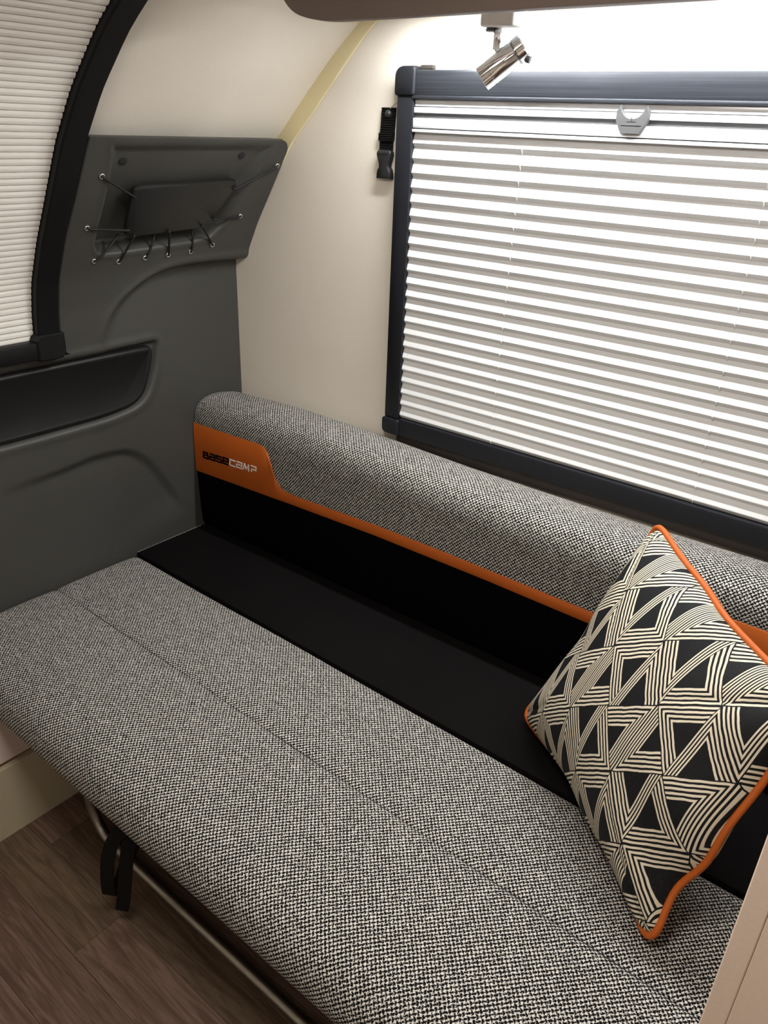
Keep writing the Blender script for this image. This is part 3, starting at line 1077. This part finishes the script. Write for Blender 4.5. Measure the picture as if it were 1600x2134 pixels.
def edge_wave(a, b):
    ang = math.atan2(b, a)
    back = .026 * ((1 - min(1, b * b)) * max(0, -a) + (1 - min(1, a * a)) * max(0, -b))
    return .004 * math.sin(5 * ang + .6) + .003 * math.sin(9 * ang) - back


NG = 72
TH_F, TH_B = .086, .085
for nm, sgn, TH in (('front_cover', 1, TH_F), ('back_cover', -1, TH_B)):
    vs, uv, fs = [], [], []
    for i in range(NG + 1):
        for j in range(NG + 1):
            a0, b0_ = -1 + 2 * i / NG, -1 + 2 * j / NG
            # denser sampling near the edges
            a0, b0_ = math.sin(a0 * math.pi / 2) * .5 + a0 * .5, math.sin(b0_ * math.pi / 2) * .5 + b0_ * .5
            mx = max(abs(a0), abs(b0_))
            if mx < 1e-6:
                a, b = 0, 0
                wv = 0
            else:
                ba, bb_ = bound(a0 / mx, b0_ / mx)
                a, b = ba * mx, bb_ * mx
                wv = edge_wave(ba, bb_) * mx ** 3
            h = ((1 - a0 * a0) * (1 - b0_ * b0_))
            h = TH * (max(h, 0) ** .46)
            wr = .0035 * math.sin(7 * a0 + 3 * b0_ * b0_ + 1) * math.sin(6 * b0_ + 2) * max(0, 1 - mx) ** .3 * (mx ** 2)
            p = plane_pt(a, b) + NF * (sgn * h + wv + wr * sgn)
            vs.append(p)
            half = side * .7071
            cu_, cv_ = .1015, .0960
            # arc-length stretch of the bulging face
            uv.append(((a + b) / 2 * half / cu_ - .15 * sgn, (a - b) / 2 * half / cv_ + (.10 if sgn > 0 else .4)))
    for i in range(NG):
        for j in range(NG):
            q = i * (NG + 1) + j
            fs.append((q, q + 1, q + NG + 2, q + NG + 1))
    obj(nm, vs, fs, M['triangle'], cu, True, uvs=uv)
pts = []
for k in range(200):
    t = k / 200 * 8
    s_ = int(t // 2)
    f_ = (t % 2) - 1
    f_ = math.sin(f_ * math.pi / 2) * .6 + f_ * .4
    a0, b0_ = [(f_, -1), (1, f_), (-f_, 1), (-1, -f_)][s_]
    a, b = bound(a0, b0_)
    a, b = a * 1.008, b * 1.008
    pts.append(plane_pt(a, b) + NF * edge_wave(a, b))
G().tube(pts, .0055, 10, closed=True).obj('piping', M['orange'], cu, True)

# ------------------------------------------------------------------ wall strap with side-release buckle
bs = thing('buckle_strap', Wp(-1.14, .005, 1.40), 'short black webbing strap with plastic buckle hanging on the wall beside the window', 'strap')
wpath = [(-1.139, 1.530), (-1.1405, 1.500), (-1.1425, 1.470), (-1.1435, 1.440)]
vs, fs = [], []
N_ = 44
for i in range(N_ + 1):
    t = i / N_
    z = 1.530 + (1.436 - 1.530) * t
    x = float(np.interp(-z, [-p[1] for p in wpath], [p[0] for p in wpath]))
    hw = .0175 if t < .5 else .0185 if t < .68 else .0165
    d = .006 + (.0018 if i % 2 else 0) + (.003 if .5 < t < .66 else 0)
    vs += [Wp(x - hw, .002, z), Wp(x - hw, d, z), Wp(x, d + .0008, z), Wp(x + hw, d, z), Wp(x + hw, .002, z)]
for i in range(N_):
    for k in range(4):
        a = 5 * i + k
        fs.append((a, a + 1, a + 6, a + 5))
fs += [(0, 1, 2, 3, 4), tuple(5 * N_ + k for k in range(5))]
web_ = obj('ribbed_webbing', vs, fs, M['web'], bs)
G().tube([Wp(-1.137, .004, 1.518), Wp(-1.137, .010, 1.518), Wp(-1.137, .0135, 1.518), Wp(-1.137, .015, 1.518)], [.0085, .0080, .0055, .001], 18).obj('rivet', M['buckle'], web_, True, 50)
bz, bxc = 1.3935, -1.1415
half_o = [(.0205, 0), (.0205, .012), (.0185, .0185), (.0145, .0225), (.0150, .030), (.0185, .039), (.0210, .046), (.0205, .052), (.0165, .0565)]
outl = [(bxc + a * .94 + b * -.02, bz + b) for a, b in half_o] + [(bxc - a * .94 + b * -.02, bz + b) for a, b in reversed(half_o)]
G().prism(outl, lambda x, z, d: Wp(x, d, z), [(0, .003), (0, .011), (.0018, .014), (.004, .0152)]).obj('buckle_body', M['buckle'], bs, True, 40)
buck = bpy.context.scene.collection.objects['buckle_body']
G().box((bxc - .014, .0148, bz + .047), (bxc + .012, .0158, bz + .051), .0004, 1, lambda a, b, c: Wp(a, b, c)).obj('buckle_bar', M['cord'], buck)
G().tube([Wp(-1.1135, .004, 1.543), Wp(-1.124, .007, 1.536), Wp(-1.134, .008, 1.528)], .0010, 6).obj('tether', M['wire'], bs, True)

# ------------------------------------------------------------------ overhead locker, LED strip and spotlight
ol = thing('overhead_locker', (-.3, 1.2, 1.646), 'brown overhead locker with rounded lower corner above the window', 'locker')
o2 = round_poly([(-1.215, 1.93), (-1.128, 1.668), (-1.050, 1.646), (.55, 1.652), (.55, 1.93)], [0, .05, .06, 0, 0], 8)
G().prism(o2, lambda x, z, d: (x, d, z), [(0, 1.118), (0, 1.103), (.001, 1.1005), (.003, 1.10)]).obj('front_flap', M['locker'], ol, True, 35)
G().box((-1.13, 1.118, 1.695), (.55, 1.405, 1.715), .001).obj('locker_floor', M['ceiling'], ol)
G().box((-.96, 1.118, 1.715), (-.945, 1.41, 1.92), .001).obj('end_panel', M['locker'], ol)
led = thing('led_strip', Wp(-.2, .06, 1.69), 'lit white strip lamp under the overhead locker along the wall', 'lamp')
G().box((-1.05, .110, 1.6875), (.06, .140, 1.6948), .001, 1, lambda a, b, c: Wp(a, b, c)).obj('light_channel', M['alu'], led)
G().box((-1.045, .113, 1.6855), (.055, .137, 1.6875), 0, 1, lambda a, b, c: Wp(a, b, c)).obj('diffuser', M['led'], led)

sp = thing('spotlight', (-.77, 1.22, 1.648), 'small chrome swivel spotlight hanging below the overhead locker', 'lamp')
ly = 1.222
mount = G().box((-.792, ly - .022, 1.6415), (-.731, ly + .022, 1.6945), .004, 3)
mount.obj('mount', M['white'], sp, True, 40)
G().cyl((-.782, ly, 1.643), (-.782, ly, 1.636), .010, 16, .002).obj('mount_switch', M['tab'], sp, True, 40)
G().cyl((-.766, ly, 1.643), (-.769, ly, 1.632), .0035, 12).obj('stem_neck', M['chrome'], sp, True, 40)
G().cyl((-.7695, ly, 1.638), (-.7700, ly, 1.611), .0068, 18, .001).obj('stem', M['chrome'], sp, True, 40)
G().tube([(-.7700, ly, 1.612), (-.768, ly, 1.604), (-.761, ly, 1.598)], .0035, 10).obj('swivel', M['chrome'], sp, True)
h0, h1 = Vector((-.784, ly - .014, 1.570)), Vector((-.7285, ly + .014, 1.6175))
ax = (h1 - h0).normalized()
hd = G().tube([h0, h0 + ax * .0005, h0 + ax * .014, h0 + ax * .0145, h0 + ax * .0155, h0 + ax * .016, h0 + ax * .060, h0 + ax * .0615, h0 + ax * .063, h0 + ax * .064, h1 - ax * .002, h1],
              [.0185, .0195, .0195, .0188, .0188, .0195, .0195, .0188, .0188, .0200, .0200, .0185], 40).obj('lamp_head', M['chrome'], sp, True, 30)
q = Vector((0, 0, 1)).rotation_difference(ax)
e2 = ax.cross(Vector((0, 1, 0))).normalized()
G().tube([h0 + ax * .062 + e2 * .0, h0 + ax * .0625], .0202, 40).obj('bezel_ring', M['tab'], hd, True, 30)
kn = h1 - ax * .006 + e2 * .018 if (e2.z < 0) else h1 - ax * .006 - e2 * .018
G().cyl(kn, kn + (kn - (h1 - ax * .006)).normalized() * .006 + ax * .004, .006, 14, .001).obj('toggle', M['tab'], hd, True, 40)

# ------------------------------------------------------------------ low cabinet front at the left, right-hand partition
lc = thing('low_cabinet', (-1.5, .3, 0), 'low cabinet with khaki plinth and pale upper board at the lower left', 'cabinet')
G().box((-1.62, -.6, 0), (-1.425, .95, .190), .0008, 1).obj('plinth_board', M['khaki'], lc)
G().box((-1.62, -.6, .190), (-1.440, .95, .205)).obj('groove', M['ply'], lc)  # brown colour stands in for the shade inside the gap
G().box((-1.62, -.6, .205), (-1.428, .95, .308), .0008, 1).obj('upper_board', M['pinkish'], lc)

up_ = thing('partition_panel', (.2, .45, 0), 'cream partition panel at the lower right edge beside the cushion', 'partition')
G().box((-.0045, .438, 0.0), (.45, .472, 1.40), .0008, 1).obj('panel_board', M['cream'], up_)
G().box((-.0205, .4378, 0.0), (-.0047, .4725, 1.40), .0008, 1).obj('edge_band', M['cream'], up_)

# out-of-frame fittings for both area lights; the rear one is added with its fill
for k, (x, y) in enumerate(((-.42, .28), (.75, -.35))):
    cl = thing('ceiling_lamp_or_fill', (x, y, 1.93), 'flat square' + (' ceiling lamp above the bench front' if k == 0 else ' added fill light above the gangway'), 'lamp')
    G().box((x - .18, y - .18, 1.915), (x + .18, y + .18, 1.929), .004).obj('lamp_body', M['lamp_glass'], cl)
